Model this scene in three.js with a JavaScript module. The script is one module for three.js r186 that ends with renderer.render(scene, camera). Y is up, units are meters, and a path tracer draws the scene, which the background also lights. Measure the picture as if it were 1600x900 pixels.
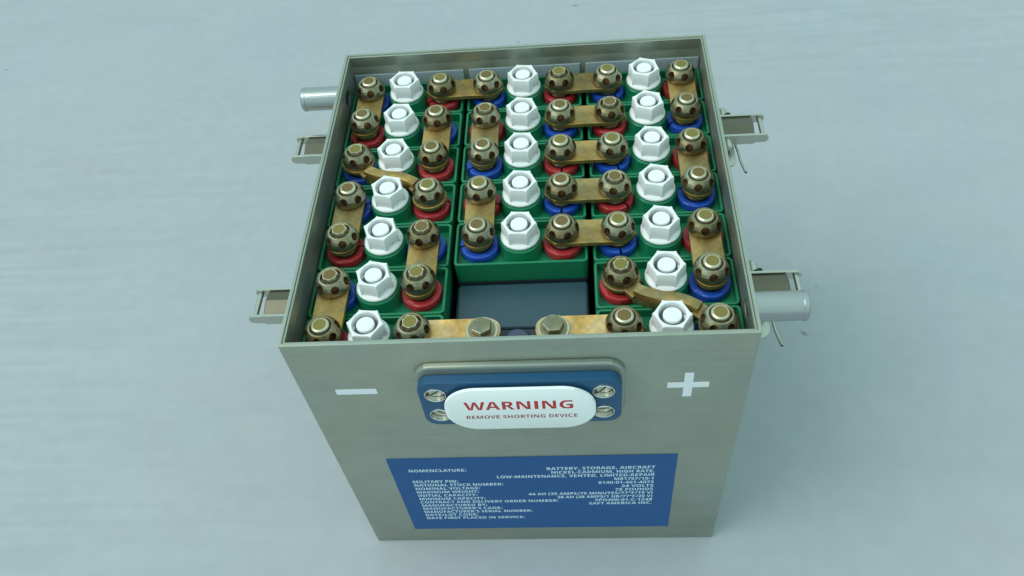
import * as THREE from 'three';
import { RoundedBoxGeometry } from 'three/addons/geometries/RoundedBoxGeometry.js';
import { mergeGeometries, toCreasedNormals, mergeVertices } from 'three/addons/utils/BufferGeometryUtils.js';
import { Brush, Evaluator, SUBTRACTION } from 'three-bvh-csg';

// ------------------------------------------------------------------ camera, sky, sun, exposure
const scene = new THREE.Scene();
const camera = new THREE.PerspectiveCamera(37.023, 1600 / 900, 0.02, 60);
camera.position.set(0.03541, 0.61795, 0.37858);
camera.rotation.set(-0.89199, 0.12901, -0.13466, 'YXZ');

const renderer = new THREE.WebGLRenderer({ antialias: true });
renderer.toneMapping = THREE.LinearToneMapping;
renderer.toneMappingExposure = 1.04;
renderer.shadowMap.enabled = true;

{ // a plain overcast sky: pale, a little brighter towards the zenith
  const w = 64, h = 32, d = new Float32Array(w * h * 4);
  for (let j = 0; j < h; j++) for (let i = 0; i < w; i++) {
    const e = ((j + 0.5) / h - 0.5) * Math.PI, s = Math.max(0, Math.sin(e));
    const L = 0.91 * (0.72 + 0.28 * s), k = (j * w + i) * 4;
    d[k] = L * 0.72; d[k + 1] = L * 1.07; d[k + 2] = L * 1.05; d[k + 3] = 1;
  }
  const t = new THREE.DataTexture(d, w, h, THREE.RGBAFormat, THREE.FloatType);
  t.mapping = THREE.EquirectangularReflectionMapping; t.magFilter = THREE.LinearFilter; t.minFilter = THREE.LinearFilter;
  t.colorSpace = THREE.LinearSRGBColorSpace; t.needsUpdate = true;
  scene.background = t; scene.environment = t;
}
const sun = new THREE.DirectionalLight(new THREE.Color().setRGB(1.0, 0.99, 0.96), 1.45);
sun.position.set(-1.25, 1.7, 0.3);
sun.castShadow = true; sun.shadow.radius = 80; sun.shadow.mapSize.set(2048, 2048);
Object.assign(sun.shadow.camera, { left: -0.6, right: 0.6, top: 0.6, bottom: -0.6, near: 0.1, far: 5 });
scene.add(sun, sun.target);

// ------------------------------------------------------------------ helpers
const mm = 0.001, W = 0.25, D = 0.25, H = 0.2583;
let seed = 20417;
const rnd = () => { seed = (seed * 1664525 + 1013904223) >>> 0; return seed / 4294967296; };
const taken = {};
const numbered = (n) => { const k = taken[n] = (taken[n] ?? -1) + 1; return k ? `${n}_${String(k).padStart(3, '0')}` : n; };
function thing(name, label, category, [x, y, z], group) {
  const o = new THREE.Group(); o.name = numbered(name); o.position.set(x, y, z);
  o.userData = { label, category }; if (group) o.userData.group = group;
  scene.add(o); return o;
}
function part(name, geo, mat, parent, [x, y, z] = [0, 0, 0], ry = 0) {
  const m = new THREE.Mesh(geo, mat); m.name = name; m.position.set(x, y, z); m.rotation.y = ry;
  m.castShadow = m.receiveShadow = true; parent.add(m); return m;
}
const merge = (...g) => mergeGeometries(g.map((a) => { const b = a.index ? a.toNonIndexed() : a.clone(); for (const k of Object.keys(b.attributes)) if (!['position', 'normal', 'uv'].includes(k)) b.deleteAttribute(k); return b; }), false);
const at = (g, x, y, z) => g.translate(x, y, z);
const crease = (g, a = 0.6) => toCreasedNormals(g.index ? g.toNonIndexed() : g, a);
function rr(w, h, r, hole = false) {                      // rounded rectangle outline
  const s = hole ? new THREE.Path() : new THREE.Shape(), x = w / 2, y = h / 2;
  s.moveTo(-x + r, -y); s.lineTo(x - r, -y); s.absarc(x - r, -y + r, r, -Math.PI / 2, 0); s.lineTo(x, y - r); s.absarc(x - r, y - r, r, 0, Math.PI / 2);
  s.lineTo(-x + r, y); s.absarc(-x + r, y - r, r, Math.PI / 2, Math.PI); s.lineTo(-x, -y + r); s.absarc(-x + r, -y + r, r, Math.PI, 1.5 * Math.PI);
  return s;
}
function ring(w, h, r, t, ri = Math.max(r - t, 0.0004)) { const s = rr(w, h, r); s.holes.push(rr(w - 2 * t, h - 2 * t, ri, true)); return s; }
const circle = (r, hole) => { const s = hole ? new THREE.Path() : new THREE.Shape(); s.absarc(0, 0, r, 0, Math.PI * 2); return s; };
// upright extrusion: the outline lies in x/z, its top at y1; bevel b eats into the outline
function slab(shape, y0, y1, b = 0, seg = 1, curve = 8) {
  const g = new THREE.ExtrudeGeometry(shape, { depth: y1 - y0 - 2 * b, bevelEnabled: b > 0, bevelThickness: b, bevelSize: b, bevelOffset: -b, bevelSegments: seg, curveSegments: curve });
  g.translate(0, 0, y0 + b); g.rotateX(-Math.PI / 2); return g;
}
// the same, facing +z
function plate(shape, z0, z1, b = 0, seg = 2, curve = 16) {
  const g = new THREE.ExtrudeGeometry(shape, { depth: z1 - z0 - 2 * b, bevelEnabled: b > 0, bevelThickness: b, bevelSize: b, bevelOffset: -b, bevelSegments: seg, curveSegments: curve });
  g.translate(0, 0, z0 + b); return g;
}
const lathe = (pts, n = 40) => crease(new THREE.LatheGeometry(pts.map(([r, y]) => new THREE.Vector2(r * mm, y * mm)), n), 0.5);
const cyl = (r, h, n = 24) => new THREE.CylinderGeometry(r, r, h, n);
function boxUV(g, per = 1) {                               // uv in metres, by the way each face points
  const p = g.attributes.position, n = g.attributes.normal, uv = new Float32Array(p.count * 2);
  for (let i = 0; i < p.count; i++) {
    const a = Math.abs(n.getX(i)), b = Math.abs(n.getY(i)), c = Math.abs(n.getZ(i));
    const [u, v] = b >= a && b >= c ? [p.getX(i), p.getZ(i)] : a >= c ? [p.getZ(i), p.getY(i)] : [p.getX(i), p.getY(i)];
    uv[i * 2] = u / per; uv[i * 2 + 1] = v / per;
  }
  g.setAttribute('uv', new THREE.BufferAttribute(uv, 2)); return g;
}
// tiling value noise
function noise(n, cx, cy, s) {
  const g = new Float32Array(cx * cy); let q = s >>> 0;
  for (let i = 0; i < g.length; i++) { q = (q * 1664525 + 1013904223) >>> 0; g[i] = q / 4294967296; }
  const sm = (t) => t * t * (3 - 2 * t);
  return (u, v) => {
    const x = u * cx, y = v * cy, i = Math.floor(x), j = Math.floor(y), a = sm(x - i), b = sm(y - j), w = (p, m) => ((p % m) + m) % m;
    const G = (p, r) => g[w(r, cy) * cx + w(p, cx)];
    return (G(i, j) * (1 - a) + G(i + 1, j) * a) * (1 - b) + (G(i, j + 1) * (1 - a) + G(i + 1, j + 1) * a) * b - 0.5;
  };
}
function tex(n, f, srgb, rep = 1) {                        // f(u, v) -> [r, g, b] 0..1
  const d = new Uint8Array(n * n * 4);
  for (let j = 0; j < n; j++) for (let i = 0; i < n; i++) {
    const c = f((i + 0.5) / n, (j + 0.5) / n), k = (j * n + i) * 4;
    for (let q = 0; q < 3; q++) d[k + q] = Math.max(0, Math.min(255, Math.round(c[q] * 255)));
    d[k + 3] = 255;
  }
  const t = new THREE.DataTexture(d, n, n); t.wrapS = t.wrapT = THREE.RepeatWrapping; t.magFilter = THREE.LinearFilter; t.minFilter = THREE.LinearMipmapLinearFilter; t.generateMipmaps = true;
  t.repeat.set(rep, rep); if (srgb) t.colorSpace = THREE.SRGBColorSpace; t.needsUpdate = true; return t;
}
const lin = (r, g, b) => new THREE.Color().setRGB(r, g, b);
const std = (c, roughness, metalness = 0, extra = {}) => new THREE.MeshStandardMaterial({ color: lin(...c), roughness, metalness, ...extra });

// ------------------------------------------------------------------ materials
const nA = noise(0, 6, 6, 11), nB = noise(0, 23, 23, 12), nC = noise(0, 90, 90, 13), nS = noise(0, 5, 160, 14), nS2 = noise(0, 14, 380, 15);
const steelRough = tex(512, (u, v) => { const r = 0.44 + 0.05 * nA(u, v) + 0.05 * nB(u, v) + 0.08 * nS2(u, v); return [1, r, 1]; }, false, 4);
const steelMap = tex(512, (u, v) => { const k = 0.95 + 0.03 * nA(u, v) + 0.03 * nB(u, v) + 0.03 * nS(u, v) + 0.02 * nC(u, v), w = 0.03 * nA(v, u); return [k + w, k, k - w]; }, true, 4);
const tarnish = tex(256, (u, v) => { const a = nA(u, v), b = nB(u, v), k = 0.88 + 0.22 * a + 0.12 * b + 0.05 * nC(u, v), w = 0.24 * nA(v, u + 0.3) + 0.1 * nB(v + 0.4, u); return [k + w * 0.4, k, k - w - 0.04]; }, true, 20);
const tarnishRough = tex(256, (u, v) => [1, 0.62 + 0.2 * nB(v, u) + 0.08 * nC(u, v), 1], false, 20);
const M = {
  case: new THREE.MeshStandardMaterial({ color: lin(0.43, 0.455, 0.385), metalness: 0.75, roughness: 1, map: steelMap, roughnessMap: steelRough }),
  hem: new THREE.MeshStandardMaterial({ color: lin(0.40, 0.43, 0.37), metalness: 0.75, roughness: 0.9, map: steelMap, roughnessMap: steelRough }),
  tube: std([0.43, 0.44, 0.44], 0.24, 0.97),
  latch: std([0.52, 0.52, 0.46], 0.3, 0.95),
  channel: std([0.16, 0.145, 0.105], 0.3, 0.9),
  clip: std([0.03, 0.03, 0.03], 0.5, 0.3),
  nut: new THREE.MeshStandardMaterial({ color: lin(0.43, 0.37, 0.24), metalness: 0.92, roughness: 0.6, map: tarnish, roughnessMap: tarnishRough }),
  core: std([0.42, 0.20, 0.12], 0.5, 0.6),
  bolt: std([0.62, 0.57, 0.42], 0.34, 0.9),
  boltTip: std([0.20, 0.13, 0.045], 0.5, 0.5),
  boltTipOlive: std([0.24, 0.19, 0.05], 0.5, 0.5),
  link: new THREE.MeshStandardMaterial({ color: lin(0.58, 0.37, 0.145), metalness: 0.82, roughness: 0.66, map: tarnish, roughnessMap: tarnishRough }),
  bar: new THREE.MeshStandardMaterial({ color: lin(1.0, 0.62, 0.29), metalness: 0.75, roughness: 0.7, map: tarnish, roughnessMap: tarnishRough }),
  white: std([0.83, 0.83, 0.83], 0.4),
  green: new THREE.MeshPhysicalMaterial({ color: lin(0.008, 0.19, 0.085), roughness: 0.32 }),
  cell: std([0.03, 0.045, 0.055], 0.35),
  spacer: std([0.035, 0.075, 0.10], 0.3),
  rubber: std([0.07, 0.08, 0.08], 0.6),
  red: std([0.42, 0.025, 0.03], 0.4),
  blue: std([0.010, 0.07, 0.42], 0.38),
  liner: std([0.40, 0.48, 0.53], 0.45),
  plug: std([0.008, 0.075, 0.17], 0.4),
  dark: std([0.02, 0.025, 0.035], 0.4),
  darkBlue: std([0.05, 0.06, 0.12], 0.35),
  mark: std([0.80, 0.82, 0.86], 0.55),
  screw: std([0.60, 0.57, 0.46], 0.35, 0.9),
  ferrule: std([0.80, 0.80, 0.76], 0.22, 0.95),
};

// ------------------------------------------------------------------ the floor
{
  const g1 = noise(0, 4, 9, 31), g2 = noise(0, 12, 60, 32), g3 = noise(0, 22, 340, 33), g4 = noise(0, 200, 200, 34), g5 = noise(0, 40, 40, 35), g6 = noise(0, 7, 7, 36);
  const specks = [];
  for (let i = 0; i < 26; i++) specks.push([rnd(), rnd(), 0.0004 + 0.0006 * rnd(), 0.25 + 0.5 * rnd(), rnd() * 6.3]);
  const n = 1024, size = 1.7;
  const d = new Float32Array(n * n * 3);
  for (let j = 0; j < n; j++) for (let i = 0; i < n; i++) {
    const u = (i + 0.5) / n, v = (j + 0.5) / n;
    const streak = g3(u, v), mask = Math.max(0, g1(u + 0.2, v) + 0.1) * 1.6;
    const k = 0.955 + 0.012 * g1(u, v) + 0.012 * g2(u, v) + 0.05 * streak * mask + 0.022 * g4(u, v) + 0.008 * g5(u, v);
    const warm = 0.022 * g6(u, v) + 0.014 * g5(v, u), o = (j * n + i) * 3;
    d[o] = k + warm; d[o + 1] = k; d[o + 2] = k - warm * 0.4 + 0.01 * g2(v, u);
  }
  for (const [su, sv, r, a, t] of specks) {                 // grit and small chips
    const R = Math.ceil(r * n * 2.5) + 1, ci = Math.floor(su * n), cj = Math.floor(sv * n);
    for (let y = -R; y <= R; y++) for (let x = -R; x <= R; x++) {
      const px = (x * Math.cos(t) + y * Math.sin(t)) / (r * n * 1.7), py = (y * Math.cos(t) - x * Math.sin(t)) / (r * n * 0.7), q = Math.exp(-(px * px + py * py));
      const o = (((cj + y + n) % n) * n + ((ci + x + n) % n)) * 3; for (let c = 0; c < 3; c++) d[o + c] *= 1 - a * q * 0.6;
    }
  }
  const map = tex(n, (u, v) => { const o = (Math.floor(v * n) * n + Math.floor(u * n)) * 3; return [d[o], d[o + 1], d[o + 2]]; }, true, 1);
  const rough = tex(256, (u, v) => [1, 0.62 + 0.2 * nB(u, v) + 0.1 * nC(u, v), 1], false, 1);
  const g = new THREE.PlaneGeometry(40, 40); g.rotateX(-Math.PI / 2);
  const p = g.attributes.position, uv = g.attributes.uv;
  for (let i = 0; i < p.count; i++) uv.setXY(i, p.getX(i) / size + 0.37, p.getZ(i) / size + 0.61);
  const floor = new THREE.Mesh(g, new THREE.MeshStandardMaterial({ color: lin(0.40, 0.425, 0.455), map, roughnessMap: rough, roughness: 1 }));
  floor.name = 'floor'; floor.receiveShadow = true; floor.userData = { kind: 'structure', label: 'pale blue grey workshop floor with faint streaks and grit', category: 'floor' };
  scene.add(floor);
}

// ------------------------------------------------------------------ the battery case
const csg = new Evaluator(); csg.attributes = ['position', 'normal', 'uv']; csg.useGroups = false;
const sub = (a, b) => csg.evaluate(a, b, SUBTRACTION);
const brush = (g) => { const b = new Brush(g); b.updateMatrixWorld(); return b; };
const FR = D / 2, T = 2 * mm;
const box = thing('battery_case', 'open grey metal battery case with warning plug, nameplate and side latches', 'battery case', [0, 0, 0]);
const TUBE = { y: H - 0.0155, z: 0.097 };
{
  let b = brush(slab(ring(W, D, 1.6 * mm, T, 0.8 * mm), 0.0006, H, 0.4 * mm, 2, 5));
  for (const s of [-1, 1]) { const c = cyl(6.2 * mm, 0.02, 28); c.rotateZ(Math.PI / 2); c.translate(s * W / 2, TUBE.y, s * TUBE.z); b = sub(b, brush(c)); b.updateMatrixWorld(); }
  part('shell', boxUV(crease(b.geometry, 0.5)), M.case, box);
  part('base_plate', boxUV(slab(rr(W - 2 * T - 0.2 * mm, D - 2 * T - 0.2 * mm, 1 * mm), 0.0004, 0.0026)), M.case, box);
  part('rim_hem', boxUV(slab(ring(W - 2 * T - 0.1 * mm, D - 2 * T - 0.1 * mm, 1 * mm, 1.3 * mm, 0.5 * mm), H - 9 * mm, H - 0.7 * mm, 0.3 * mm)), M.hem, box);
  for (const x of [-82.5, 0, 82.5]) part('liner_panel', new RoundedBoxGeometry(78.5 * mm, 60 * mm, 0.9 * mm, 1, 0.3 * mm), M.liner, box, [x * mm, H - 16.5 * mm - 30 * mm, -D / 2 + T + 0.55 * mm]);
  // side tubes
  for (const s of [-1, 1]) {
    const g = lathe([[6.4, 0], [8.1, 0], [8.1, 26.2], [8.3, 26.5], [8.3, 28.6], [7.7, 29.4], [6.6, 29.6], [6.2, 29], [6.2, 24], [0, 24], [0, 22], [6.2, 22], [6.4, 0]], 40); g.rotateZ(-s * Math.PI / 2);
    const bore = cyl(6.1 * mm, 0.8 * mm, 28); bore.rotateZ(Math.PI / 2); part('tube_grommet', bore, M.dark, box, [s * (W / 2 - 1 * mm), TUBE.y, s * TUBE.z]);
    part('vent_tube', g, M.tube, box, [s * (W / 2 + 0.0002), TUBE.y, s * TUBE.z]);
  }
  // hold-down latches: a folded channel, two arms, a pin, a hinge tab with its knuckle and a wire
  const roof = new THREE.Shape(); roof.moveTo(-9, -3); roof.lineTo(-9, 2); roof.lineTo(-8.4, 2.6); roof.lineTo(0, 4.9); roof.lineTo(8.4, 2.6); roof.lineTo(9, 2); roof.lineTo(9, -3); roof.closePath();
  const chan = new THREE.ExtrudeGeometry(roof, { depth: 26.6, bevelEnabled: true, bevelThickness: 0.5, bevelSize: 0.4, bevelOffset: -0.4, bevelSegments: 1 });
  chan.scale(mm, mm, mm); chan.translate(0, 0, 1.2 * mm); chan.rotateY(Math.PI / 2);                       // runs along +x
  const armS = new THREE.Shape(); armS.moveTo(0.4, -4.6); armS.lineTo(28, -4.6); armS.lineTo(29, -3.4); armS.lineTo(34, -3.4); armS.absarc(34, 0, 3.4, -Math.PI / 2, Math.PI / 2); armS.lineTo(29, 3.4); armS.lineTo(28, 3.6); armS.lineTo(0.4, 3.6); armS.closePath();
  const arm = new THREE.ExtrudeGeometry(armS, { depth: 1.2, bevelEnabled: true, bevelThickness: 0.3, bevelSize: 0.3, bevelOffset: -0.3, bevelSegments: 1, curveSegments: 10 }); arm.scale(mm, mm, mm);
  const pin = cyl(1.7 * mm, 17.8 * mm, 18); pin.rotateX(Math.PI / 2);
  const tabS = new THREE.Shape(); tabS.moveTo(0, -6); tabS.lineTo(0, 26); tabS.lineTo(9, 26); tabS.quadraticCurveTo(15, 25, 15, 18); tabS.lineTo(15, -6); tabS.closePath();
  const tab = new THREE.ExtrudeGeometry(tabS, { depth: 1.4, bevelEnabled: false, curveSegments: 8 }); tab.scale(mm, mm, mm); tab.rotateX(Math.PI / 2);   // outline y becomes z
  const knuckle = new THREE.CapsuleGeometry(3.1 * mm, 4 * mm, 6, 14); knuckle.rotateX(Math.PI / 2);
  const clip = new THREE.TorusGeometry(2.6 * mm, 0.9 * mm, 8, 18, 4.4);
  for (const s of [-1, 1]) for (const z of [-70.5, 67.5]) {
    const l = new THREE.Group(); l.name = 'latch'; l.position.set(s * (W / 2 + 0.0003), H - 38 * mm, z * mm); box.add(l);
    const flip = (g) => { const k = g.clone(); if (s < 0) { k.rotateY(Math.PI); } return k; };
    part('channel', crease(flip(chan), 0.3), M.channel, l);
    for (const a of [-1, 1]) part('arm', flip(arm), M.latch, l, [0, 0, (a * 10 + (s < 0 ? 0.6 : -0.6)) * mm]);
    part('pin', pin, M.latch, l, [s * 34 * mm, 0, 0]);
    if (s < 0) continue;
    part('hinge_tab', tab, M.latch, l, [0, -6 * mm, 4 * mm]);
    for (const dz of [-17, 13.5]) { part('knuckle', knuckle, M.latch, l, [s * 10.5 * mm, -1 * mm, dz * mm]); }
    part('spring_clip', clip, M.clip, l, [s * 12.5 * mm, 0.5 * mm, -11.9 * mm], 0.5);
    const wire = new THREE.TubeGeometry(new THREE.CatmullRomCurve3([[15, -4, 6], [17, -5.5, 16], [18, -6.5, 26], [20, -7.2, 35]].map(([x, y, q]) => new THREE.Vector3(s * x * mm, y * mm, q * mm))), 12, 0.9 * mm, 8);
    part('wire', wire, M.latch, l);
  }
  // the socket behind the plug, inside the case
  part('socket_block', new RoundedBoxGeometry(64 * mm, 70 * mm, 24 * mm, 2, 1 * mm), M.dark, box, [0, H - 27 * mm - 35 * mm, 110.5 * mm]);
  part('socket_boss', lathe([[0, 6.5], [3, 6.2], [6, 4.6], [7.6, 2], [8, 0], [0, 0]], 32), M.darkBlue, box, [-0.5 * mm, H - 27 * mm, 108 * mm]);
  for (const x of [-19.5, 19.5]) part('socket_post', cyl(6 * mm, 5.9 * mm, 24), M.nut, box, [x * mm, H - 24.05 * mm, 106 * mm]);
  // socket flange on the front face
  part('socket_flange', crease(plate(rr(114 * mm, 58 * mm, 11 * mm), FR + 0.1 * mm, FR + 4 * mm, 1.3 * mm, 4), 0.5), M.hem, box, [0, 211.6 * mm, 0]);
  // plus and minus
  part('minus_mark', plate(rr(23.4 * mm, 4.9 * mm, 0.3 * mm), FR + 0.05 * mm, FR + 0.3 * mm), M.mark, box, [-92.7 * mm, 212.5 * mm, 0]);
  const a = 11.3 * mm, v = 11.8 * mm, t = 2.45 * mm, cr = new THREE.Shape([[-a, -t], [-t, -t], [-t, -v], [t, -v], [t, -t], [a, -t], [a, t], [t, t], [t, v], [-t, v], [-t, t], [-a, t]].map(([x, y]) => new THREE.Vector2(x, y)));
  part('plus_mark', plate(cr, FR + 0.05 * mm, FR + 0.3 * mm), M.mark, box, [91.5 * mm, 211.4 * mm, 0]);
}
// plain wide lettering: the font's capital I has bars, so it is drawn as a bare stem
function letters(x, s, px) {
  let w = 0; const adv = [...s].map((c) => (c === 'I' ? px * 0.33 : x.measureText(c).width));
  adv.forEach((a) => { w += a; });
  return { width: w, draw() { let q = 0; [...s].forEach((c, i) => { if (c === 'I') x.fillRect(q + px * 0.085, -px * 0.715, px * 0.165, px * 0.715); else x.fillText(c, q, 0); q += adv[i]; }); } };
}
// nameplate
{
  const w = 183.6, h = 109, S = 11, c = document.createElement('canvas'); c.width = Math.round(w * S); c.height = Math.round(h * S);
  const x = c.getContext('2d'); x.fillStyle = '#14508c'; x.fillRect(0, 0, c.width, c.height);
  x.fillStyle = '#cfdfe8'; x.textBaseline = 'alphabetic';
  const line = (s, left, right, k) => {                    // mm from the plate's centre; width fixes the stretch of the wide lettering
    const px = 3.75 * S / 0.72; x.font = `bold ${px}px sans-serif`;
    const t = letters(x, s, px), tw = t.width, y = (h / 2 - (113.2 - 5.26 * k - 76.9)) * S;
    x.save(); x.translate((left + w / 2) * S, y); x.scale((right - left) * S / tw, 1); t.draw(); x.restore();
  };
  x.font = '10px sans-serif';
  const len = (s) => s.length;
  const L = (s, k, right) => line(s, -80.3, right ?? -80.3 + len(s) * 2.78, k), R = (s, k, left) => line(s, left ?? 78.8 - len(s) * 2.66, 78.8, k);
  L('NOMENCLATURE:', 0, -42); L('MILITARY PIN:', 3, -49.5); L('NATIONAL STOCK NUMBER:', 4, -20); L('NOMINAL VOLTAGE:', 5, -36); L('MAXIMUM WEIGHT:', 6, -37.5); L('INITIAL CAPACITY:', 7, -39);
  L('MINIMUM CAPACITY:', 8, -34); L('CONTRACT AND DELIVERY ORDER NUMBER:', 9, 15.5); L('MANUFACTURED BY:', 10, -34); L("MANUFACTURER'S CAGE:", 11, -24); L("MANUFACTURER'S SERIAL NUMBER:", 12, -3.5); L('DATE/LOT CODE:', 13, -42); L('DATE FIRST PLACED IN SERVICE:', 14, -9.5);
  R('BATTERY, STORAGE, AIRCRAFT', 0, 9.3); R('NICKEL-CADMIUM, HIGH RATE,', 1, 12); R('LOW-MAINTENANCE, VENTED, LIMITED-REPAIR', 2, -23.8); R('M81757/10-1', 3, 52.6); R('6140-01-461-4073', 4, 42.5); R('24 VOLTS', 5, 57.5);
  R('78 POUNDS', 6, 53.5); R('44 AH (35 AMPS/75 MINUTES/77°F/19 V)', 7, -4.6); R('38 AH (38 AMPS/1 HR/77°F/20 V)', 8, 14.5); R('SPO400-01-C-1248', 9, 40); R('SAFT AMERICA INC.', 10, 35.8);
  const map = new THREE.CanvasTexture(c); map.colorSpace = THREE.SRGBColorSpace; map.anisotropy = 8;
  const g = plate(rr(w * mm, h * mm, 0.6 * mm), FR + 0.06 * mm, FR + 0.5 * mm, 0.12 * mm, 1), p = g.attributes.position, uv = g.attributes.uv;
  for (let i = 0; i < p.count; i++) uv.setXY(i, p.getX(i) / (w * mm) + 0.5, p.getY(i) / (h * mm) + 0.5);
  const m = part('nameplate', g, new THREE.MeshStandardMaterial({ map, roughness: 0.6 }), box, [-0.6 * mm, 76.9 * mm, 0]);
  m.userData.label = 'blue nameplate with white lettering';
}

// ------------------------------------------------------------------ the shorting plug on the front
{
  const o = thing('shorting_plug', 'blue plug with white warning plate screwed to the socket above the nameplate', 'plug', [0, 212.5 * mm, FR + 4 * mm]);
  let b = brush(plate(rr(110 * mm, 43.4 * mm, 8 * mm), 0.05 * mm, 6 * mm, 0.7 * mm, 3, 12));
  const spots = [[-45.6, 10.5], [45.2, 10.5], [-45.6, -10.2], [45.2, -10.2]];
  for (const [x, y] of spots) { const c = cyl(6.1 * mm, 0.02, 32); c.rotateX(Math.PI / 2); c.translate(x * mm, y * mm, 0.005 + 0.8 * mm + 0.005); b = sub(b, brush(c)); b.updateMatrixWorld(); }
  part('plug_body', boxUV(crease(b.geometry, 0.45)), M.plug, o);
  const fer = lathe([[4.9, 0], [6.05, 0], [6.05, 5.6], [5.8, 5.9], [5.5, 5.7], [4.9, 2.2], [4.9, 0]], 36); fer.rotateX(Math.PI / 2);
  const head = brush(lathe([[0, 3.6], [3.4, 3.5], [4.5, 3.0], [4.8, 2.2], [4.8, 0], [0, 0]], 32));
  head.updateMatrixWorld();
  const cut = new THREE.BoxGeometry(9.8 * mm, 1.6 * mm, 1.0 * mm); cut.translate(0, 3.5 * mm, 0);
  const headG = crease(sub(head, brush(cut)).geometry, 0.5); headG.rotateX(Math.PI / 2);
  spots.forEach(([x, y], i) => {
    const s = part('screw', headG, M.screw, o, [x * mm, y * mm, 0.9 * mm]); s.rotation.z = [0.7, 1.0, 2.4, 0.2][i];
    part('ferrule', fer, M.ferrule, s);
  });
  const w = 82.4, h = 41.2, S = 14, c = document.createElement('canvas'); c.width = Math.round(w * S); c.height = Math.round(h * S);
  const x = c.getContext('2d'); x.fillStyle = '#f7f9f8'; x.fillRect(0, 0, c.width, c.height);
  const line = (s, l, r, y, cap, col, bold) => { x.font = `${bold}${cap * S / 0.72}px sans-serif`; const t = letters(x, s, cap * S / 0.72), tw = t.width; x.fillStyle = col; x.save(); x.translate((l + w / 2) * S, (h / 2 - y) * S); x.scale((r - l) * S / tw, 1); t.draw(); x.restore(); };
  line('WARNING', -30.2, 30.0, 0.6, 8.4, '#bf2a30', 'bold '); line('REMOVE SHORTING DEVICE', -30.6, 31.4, -8.7, 3.5, '#9c3540', 'bold ');
  const map = new THREE.CanvasTexture(c); map.colorSpace = THREE.SRGBColorSpace; map.anisotropy = 8;
  const g = plate(rr(w * mm, h * mm, 18.5 * mm), 0, 2.0 * mm, 0.5 * mm, 2, 24), p = g.attributes.position, uv = g.attributes.uv;
  for (let i = 0; i < p.count; i++) uv.setXY(i, p.getX(i) / (w * mm) + 0.5, p.getY(i) / (h * mm) + 0.5);
  part('warning_plate', crease(g, 0.5), new THREE.MeshStandardMaterial({ map, roughness: 0.45 }), o, [-0.3 * mm, -0.7 * mm, 7.8 * mm]).userData.label = 'white rounded plate reading WARNING REMOVE SHORTING DEVICE in red';
  part('standoff', plate(rr(60 * mm, 24 * mm, 8 * mm), 5.9 * mm, 7.65 * mm), M.plug, o);
}

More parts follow.
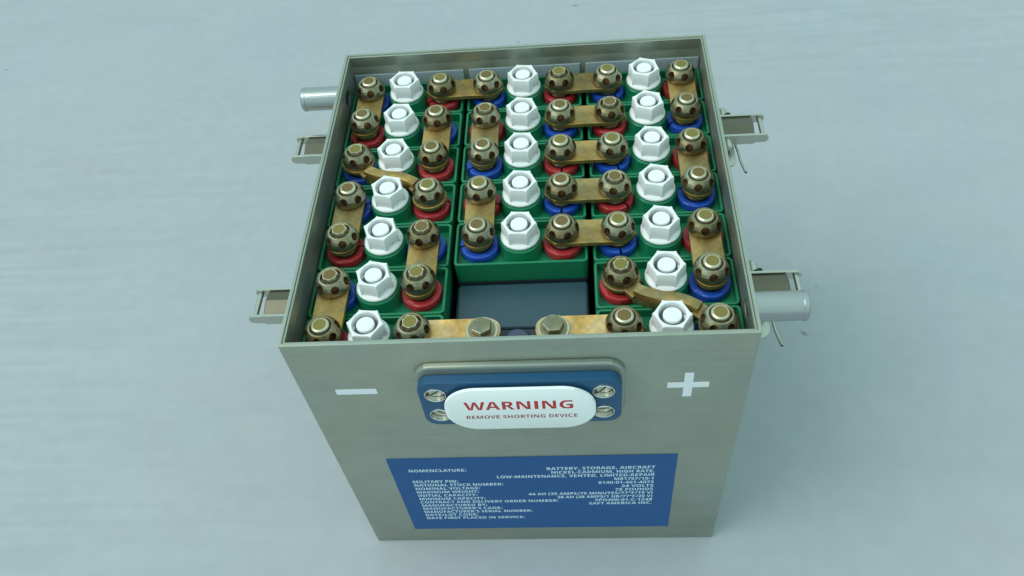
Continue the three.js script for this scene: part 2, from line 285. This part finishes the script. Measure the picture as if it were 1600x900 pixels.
// ------------------------------------------------------------------ the cells
const ROW = (i) => (-104.3 + 34.9 * i) * mm, COL = [-82.4 * mm, 0, 82.6 * mm], TX = 25 * mm, BASE = 2.8 * mm;
const Y = (d) => H - d * mm - BASE;                         // height inside a cell, d mm below the rim of the case
const G = {};
{
  const w = 79.4 * mm, d = 34.3 * mm;
  G.body = new RoundedBoxGeometry(w - 0.6 * mm, Y(40.8), d - 0.6 * mm, 2, 1.5 * mm); G.body.translate(0, Y(40.8) / 2, 0);
  G.lid = merge(slab(ring(w, d, 3 * mm, 1.7 * mm), Y(41), Y(25), 0.5 * mm, 2, 5), slab(rr(w - 3 * mm, d - 3 * mm, 1.5 * mm), Y(40.5), Y(31.2), 0, 1, 4));
  G.neck = lathe([[0, -31.4], [14, -31.4], [13.5, -30.4], [13.0, -29.6], [12.8, -21.4], [12.1, -20.6], [0, -20.6]].map(([r, y]) => [r, y + (H - BASE) * 1000]), 40);
  G.seat = merge(slab(rr(9 * mm, d - 4 * mm, 1 * mm), 0, 1.6 * mm, 0.4 * mm, 1, 3));
  // coloured ring: thick washer with one slot over a thin full washer
  const prof = [[7.2, 0.9], [10.7, 0.9], [11.4, 1.4], [11.5, 2.6], [11.1, 3.6], [10.2, 4.2], [8.2, 4.2], [7.2, 3.4], [7.2, 0.9]].map(([r, y]) => new THREE.Vector2(r * mm, y * mm));
  const arc = new THREE.LatheGeometry(prof, 44, 0.06, Math.PI * 2 - 0.12), low = new THREE.LatheGeometry([[7, 0], [11, 0], [11, 1.1], [7, 1.1], [7, 0]].map(([r, y]) => new THREE.Vector2(r * mm, y * mm)), 40);
  G.ring = crease(merge(arc, low), 0.7); G.ring.scale(1.05, 1.45, 1.05);
  G.post = lathe([[0, 0], [7, 0], [7, 6.5], [6.4, 7], [6.4, 9.95], [0, 9.95]], 28);
  // dome nut with six holes
  const dome = lathe([[5.6, 0], [8.9, 0], [9.6, 0.5], [10.0, 1.4], [10.1, 2.5], [9.95, 3.8], [9.5, 5.2], [8.7, 6.7], [7.8, 7.8], [7.2, 8.45], [6.8, 8.6], [6.2, 8.6], [5.9, 8.3], [5.9, 6.2], [5.6, 6.0], [5.6, 0]], 64);
  let b = brush(mergeVertices(dome)); b = brush(dome);
  for (let k = 0; k < 6; k++) {
    const c = cyl(2.5 * mm, 8 * mm, 20); c.rotateZ(-Math.PI / 2); c.translate(8.5 * mm, 0, 0); c.rotateZ(0.5); c.translate(0, 0.6 * mm, 0); c.rotateY(k * Math.PI / 3);
    b = sub(b, brush(c)); b.updateMatrixWorld();
  }
  G.dome = boxUV(crease(b.geometry, 0.45));
  G.core = cyl(5.5 * mm, 5.9 * mm, 24); G.core.translate(0, 3.0 * mm, 0);
  G.bolt = lathe([[0, 6.0], [5.15, 6.0], [5.15, 9.3], [4.9, 9.8], [4.2, 10.3], [0, 10.3]], 24);
  G.boltHex = crease(new THREE.CylinderGeometry(4.5 * mm, 5.2 * mm, 4.2 * mm, 7).translate(0, 8.2 * mm, 0), 0.2);
  G.tip = lathe([[0, 10.31], [3.7, 10.31], [3.6, 10.45], [3.2, 10.55], [0, 10.55]], 20);
  // vent cap: six-sided body with ribbed corners over a round flange
  const ap = 9.3, pts = [];
  for (let i = 0; i < 120; i++) {
    const t = i / 120 * Math.PI * 2, q = ((t / (Math.PI / 3)) % 1) * 60 - 30, c = 30 - Math.abs(q);   // c = degrees from the nearest corner
    const r = Math.min(ap / Math.cos(q * Math.PI / 180), 10.5) + 0.6 * Math.exp(-((c / 4.0) ** 2));
    pts.push(new THREE.Vector2(r * Math.cos(t) * mm, r * Math.sin(t) * mm));
  }
  const hex = new THREE.Shape(pts); hex.holes.push(circle(7.7 * mm, true));
  const hg = slab(hex, 1.0 * mm, 12.4 * mm, 0.8 * mm, 3, 20);
  { const p = hg.attributes.position; for (let i = 0; i < p.count; i++) { const r = Math.hypot(p.getX(i), p.getZ(i)); if (r > 8.6 * mm) { const k = 1 + 0.05 * (1 - p.getY(i) / (12.4 * mm)); p.setX(i, p.getX(i) * k); p.setZ(i, p.getZ(i) * k); } } hg.computeVertexNormals(); }
  let cb = brush(hg);
  const slot = new THREE.BoxGeometry(1.1 * mm, 1.3 * mm, 8 * mm); slot.rotateZ(0.6); slot.translate(0, 5.2 * mm, 10.5 * mm); slot.rotateY(Math.PI / 3);
  const dish = cyl(2.5 * mm, 1 * mm, 20); dish.rotateX(Math.PI / 2); dish.translate(0, 5.4 * mm, 10.05 * mm); dish.rotateY(Math.PI / 3);
  cb = sub(cb, brush(slot)); cb.updateMatrixWorld(); cb = sub(cb, brush(dish));
  const flange = lathe([[0, 0], [11.4, 0], [12.1, 0.4], [12.4, 1.1], [12.2, 1.9], [11.6, 2.5], [10.6, 3.0], [0, 3.0]], 48);
  G.cap = merge(crease(cb.geometry, 0.5), flange);
  G.piston = lathe([[0, 2.9], [6.0, 2.9], [6.0, 4.2], [5.3, 4.6], [5.3, 11.1], [4.9, 11.6], [0, 11.7]], 32);
  G.cap.scale(0.95, 1, 0.95); G.piston.scale(0.95, 1, 0.95);
  G.seal = lathe([[4.9, 0], [6.1, 0], [6.1, 1.0], [5.6, 1.4], [4.9, 1.4]], 32);
  G.capTab = new RoundedBoxGeometry(1.4 * mm, 6 * mm, 2.6 * mm, 1, 0.3 * mm);
}
{ // the blank block that fills the gap in the middle column
  const o = thing('spacer_block', 'glossy dark blue blank block in the gap of the middle column', 'spacer', [0, BASE, ROW(5)]);
  const g = new RoundedBoxGeometry(78.6 * mm, Y(41.5), 33.4 * mm, 3, 2.2 * mm); g.translate(0, Y(41.5) / 2, 0); part('block', g, M.spacer, o);
}
const tone = (m, k) => { const c = m.clone(); c.color.multiply(lin(...k)); return c; };
const nutTones = [M.nut, tone(M.nut, [1.12, 1.15, 1.2]), tone(M.nut, [0.85, 0.8, 0.72]), tone(M.nut, [1.0, 1.03, 1.1])];
const SIDE = ['minus-side column', 'middle column', 'plus-side column'], ORD = ['first', 'second', 'third', 'fourth', 'fifth', 'sixth', 'seventh'];
// b / r = the left terminal's ring is blue / red
const LEFT = ['brbbrbr', 'brbrb', 'brbrbrr'];
LEFT.forEach((rows, c) => [...rows].forEach((left, i) => {
  const o = thing('battery_cell', `green cell with white vent cap, ${SIDE[c]}, ${ORD[i]} from wall opposite nameplate`, 'battery cell', [COL[c], BASE, ROW(i)], 'cells in the case');
  part('cell_body', G.body, M.cell, o); part('lid', G.lid, M.green, o); part('neck', G.neck, M.green, o);
  for (const s of [-1, 1]) {
    const blue = (left === 'b') === (s < 0);
    part('polarity_ring', G.ring, blue ? M.blue : M.red, o, [s * TX, Y(31.15), 0], rnd() * 6.28).userData.label = blue ? 'blue ring' : 'red ring';
    part('terminal_post', G.post, M.nut, o, [s * TX, Y(31.1), 0]);
    const n = part('dome_nut', G.dome, nutTones[Math.floor(rnd() * 4)], o, [s * TX + (rnd() - 0.5) * 0.5 * mm, Y(18.05), (rnd() - 0.5) * 0.6 * mm], rnd() * 1.047);
    n.rotation.x = (rnd() - 0.5) * 0.03; n.rotation.z = (rnd() - 0.5) * 0.03;
    part('stud', G.core, M.core, n); part('bolt', rnd() < 0.35 ? G.boltHex : G.bolt, M.bolt, n); part('bolt_tip', G.tip, rnd() < 0.4 ? M.boltTipOlive : M.boltTip, n);
  }
  const cap = part('vent_cap', G.cap, M.white, o, [0, Y(20.55), 0], -0.2 + (rnd() - 0.5) * 0.36 + (c === 2 ? Math.PI : 0));
  part('piston', G.piston, M.white, cap); part('seal_ring', G.seal, M.rubber, cap, [0, 8.2 * mm, 0]); part('bore_tab', G.capTab, M.white, cap, [-6.6 * mm, 5.6 * mm, 0.8 * mm]);
}));

// ------------------------------------------------------------------ links between the terminals
function linkGeo(len, w = 18.4, ch = 5) {
  const a = (len / 2 + 10.4) * mm, b = w / 2 * mm, k = ch * mm;
  const s = new THREE.Shape([[-a + k, -b], [a - k, -b], [a, -b + k], [a, b - k], [a - k, b], [-a + k, b], [-a, b - k], [-a, -b + k]].map(([x, y]) => new THREE.Vector2(x, y)));
  return boxUV(slab(s, -21.05 * mm, -18.08 * mm, 0.35 * mm, 2));
}
const LV = boxUV(slab(rr((34.9 + 20.4) * mm, 18.2 * mm, 9 * mm), -21.05 * mm, -18.08 * mm, 0.35 * mm, 2, 10)); LV.rotateY(Math.PI / 2); const LH = linkGeo(32.5, 18.6, 6);
const linkTones = [M.link, tone(M.link, [1.1, 1.08, 1.05]), tone(M.link, [0.88, 0.94, 1.05])];
let lt = 0;
function link(geo, x, z, label) {
  const o = new THREE.Mesh(geo, linkTones[lt++ % 3]); o.name = numbered('connector_link'); o.position.set(x, H, z); o.castShadow = o.receiveShadow = true;
  o.userData = { label, category: 'connector link', group: 'links joining the cells' }; scene.add(o); return o;
}
const V = (c, s, i, near) => link(LV, COL[c] + s * TX, (ROW(i) + ROW(i + 1)) / 2, `tan link joining ${ORD[i]} and ${ORD[i + 1]} cells of ${SIDE[c]}, ${near}`);
V(0, -1, 0, 'by case wall'); V(0, 1, 1, 'by middle column'); V(0, -1, 3, 'by case wall'); V(0, 1, 4, 'by middle column'); V(0, -1, 5, 'by case wall');
V(1, -1, 1, 'on minus side'); V(1, -1, 3, 'on minus side');
V(2, 1, 0, 'by case wall'); V(2, 1, 2, 'by case wall'); V(2, 1, 4, 'by case wall');
link(LH, (COL[0] + COL[1]) / 2, ROW(0), 'tan link bridging minus-side and middle columns by wall opposite nameplate');
for (let i = 0; i < 5; i++) link(LH, (COL[1] + COL[2]) / 2, ROW(i), `tan link bridging middle and plus-side columns, ${ORD[i]} from wall opposite nameplate`);

// the two crooked links that pass between vent caps
{
  const eye = lathe([[0, -20.95], [10.4, -20.95], [10.8, -20.5], [10.8, -18.6], [10.4, -18.1], [0, -18.1]], 40);
  const ctr = new THREE.CatmullRomCurve3([[-17.5, 11.0], [-12, 14.2], [-5, 17.0], [4.5, 18.7], [10, 21.2], [16, 25.2]].map(([x, z]) => new THREE.Vector3(x * mm, 0, z * mm))).getPoints(26);
  const L = [], R = [];
  ctr.forEach((p, i) => { const a = ctr[Math.max(0, i - 1)], b = ctr[Math.min(ctr.length - 1, i + 1)], t = b.clone().sub(a).normalize(), nx = -t.z * 3.2 * mm, nz = t.x * 3.2 * mm; L.push(new THREE.Vector2(p.x + nx, -(p.z + nz))); R.unshift(new THREE.Vector2(p.x - nx, -(p.z - nz))); });
  const strip = slab(new THREE.Shape([...L, ...R]), -25.5 * mm, -14.8 * mm, 0.4 * mm, 2);
  const tabTo = (x0, z0, x1, z1) => { const len = Math.hypot(x1 - x0, z1 - z0), g = new RoundedBoxGeometry(len * mm, 2.7 * mm, 10 * mm, 1, 0.4 * mm); g.rotateY(-Math.atan2(z1 - z0, x1 - x0)); g.translate((x0 + x1) / 2 * mm, -19.5 * mm, (z0 + z1) / 2 * mm); return g; };
  const make = (c, i, mat, label) => {
    const o = thing('crooked_link', label, 'connector link', [COL[c], H, ROW(i)], 'links joining the cells');
    part('eye', eye, mat, o, [-25 * mm, 0, 0]); part('eye', eye, mat, o, [25 * mm, 0, 34.9 * mm]);
    part('neck', tabTo(-24, 2, -15.5, 12.5), mat, o); part('neck', tabTo(14.5, 23.8, 24, 33.5), mat, o);
    part('strip', boxUV(crease(strip, 0.5)), mat, o);
  };
  make(0, 2, linkTones[1], 'crooked brass link between third and fourth vent caps of the minus-side column');
  make(2, 5, linkTones[2], 'crooked brass link between sixth and seventh vent caps of the plus-side column');
}

// the two output bars with their hexagon bolts
{
  const b = 8.2 * mm, k = 5 * mm;
  const hexS = (r) => new THREE.Shape([0, 1, 2, 3, 4, 5].map((q) => new THREE.Vector2(r * Math.cos(q * Math.PI / 3), r * Math.sin(q * Math.PI / 3))));
  const headG = crease(slab(hexS(6.0 * mm), 0, 3.2 * mm, 0.5 * mm, 2), 0.2);
  const wash = (r, h) => lathe([[0, 0], [r - 0.2, 0], [r, 0.2], [r, h - 0.3], [r - 0.3, h], [0, h]], 36);
  const w1 = wash(8.9, 1.2), w2 = wash(7.4, 1.2);
  for (const s of [-1, 1]) {
    const inner = -38.6 * mm, L = 48 * mm;                   // local x runs from the terminal towards the middle
    const sh = new THREE.Shape(); sh.moveTo(-9.5 * mm + k, -b); sh.lineTo(L - 6 * mm, -b); sh.quadraticCurveTo(L, -b * 0.75, L, 0); sh.quadraticCurveTo(L, b * 0.75, L - 6 * mm, b); sh.lineTo(-9.5 * mm + k, b); sh.lineTo(-9.5 * mm, b - k); sh.lineTo(-9.5 * mm, -b + k); sh.closePath();
    const g = slab(sh, -21.05 * mm, -18.08 * mm, 0.35 * mm, 2, 12); if (s > 0) g.rotateY(Math.PI); boxUV(g);
    const x = s < 0 ? COL[0] + TX : COL[2] - TX, bx = (s * 19.5) * mm - x;
    const o = thing('output_bar', s < 0 ? 'gold output bar with hexagon bolt behind front wall, on the minus side' : 'gold output bar with hexagon bolt behind front wall, on the plus side', 'terminal bar', [x, H, ROW(6)], 'output bars');
    part('bar', g, M.bar, o);
    part('washer', w1, M.bolt, o, [bx, -18.06 * mm, 0.6 * mm]); part('washer', w2, M.nut, o, [bx, -16.85 * mm, 0.6 * mm]);
    part('hexagon_bolt', headG, M.nut, o, [bx, -15.65 * mm, 0.6 * mm], s < 0 ? 0.52 : 0.1);
  }
}
renderer.render(scene, camera);
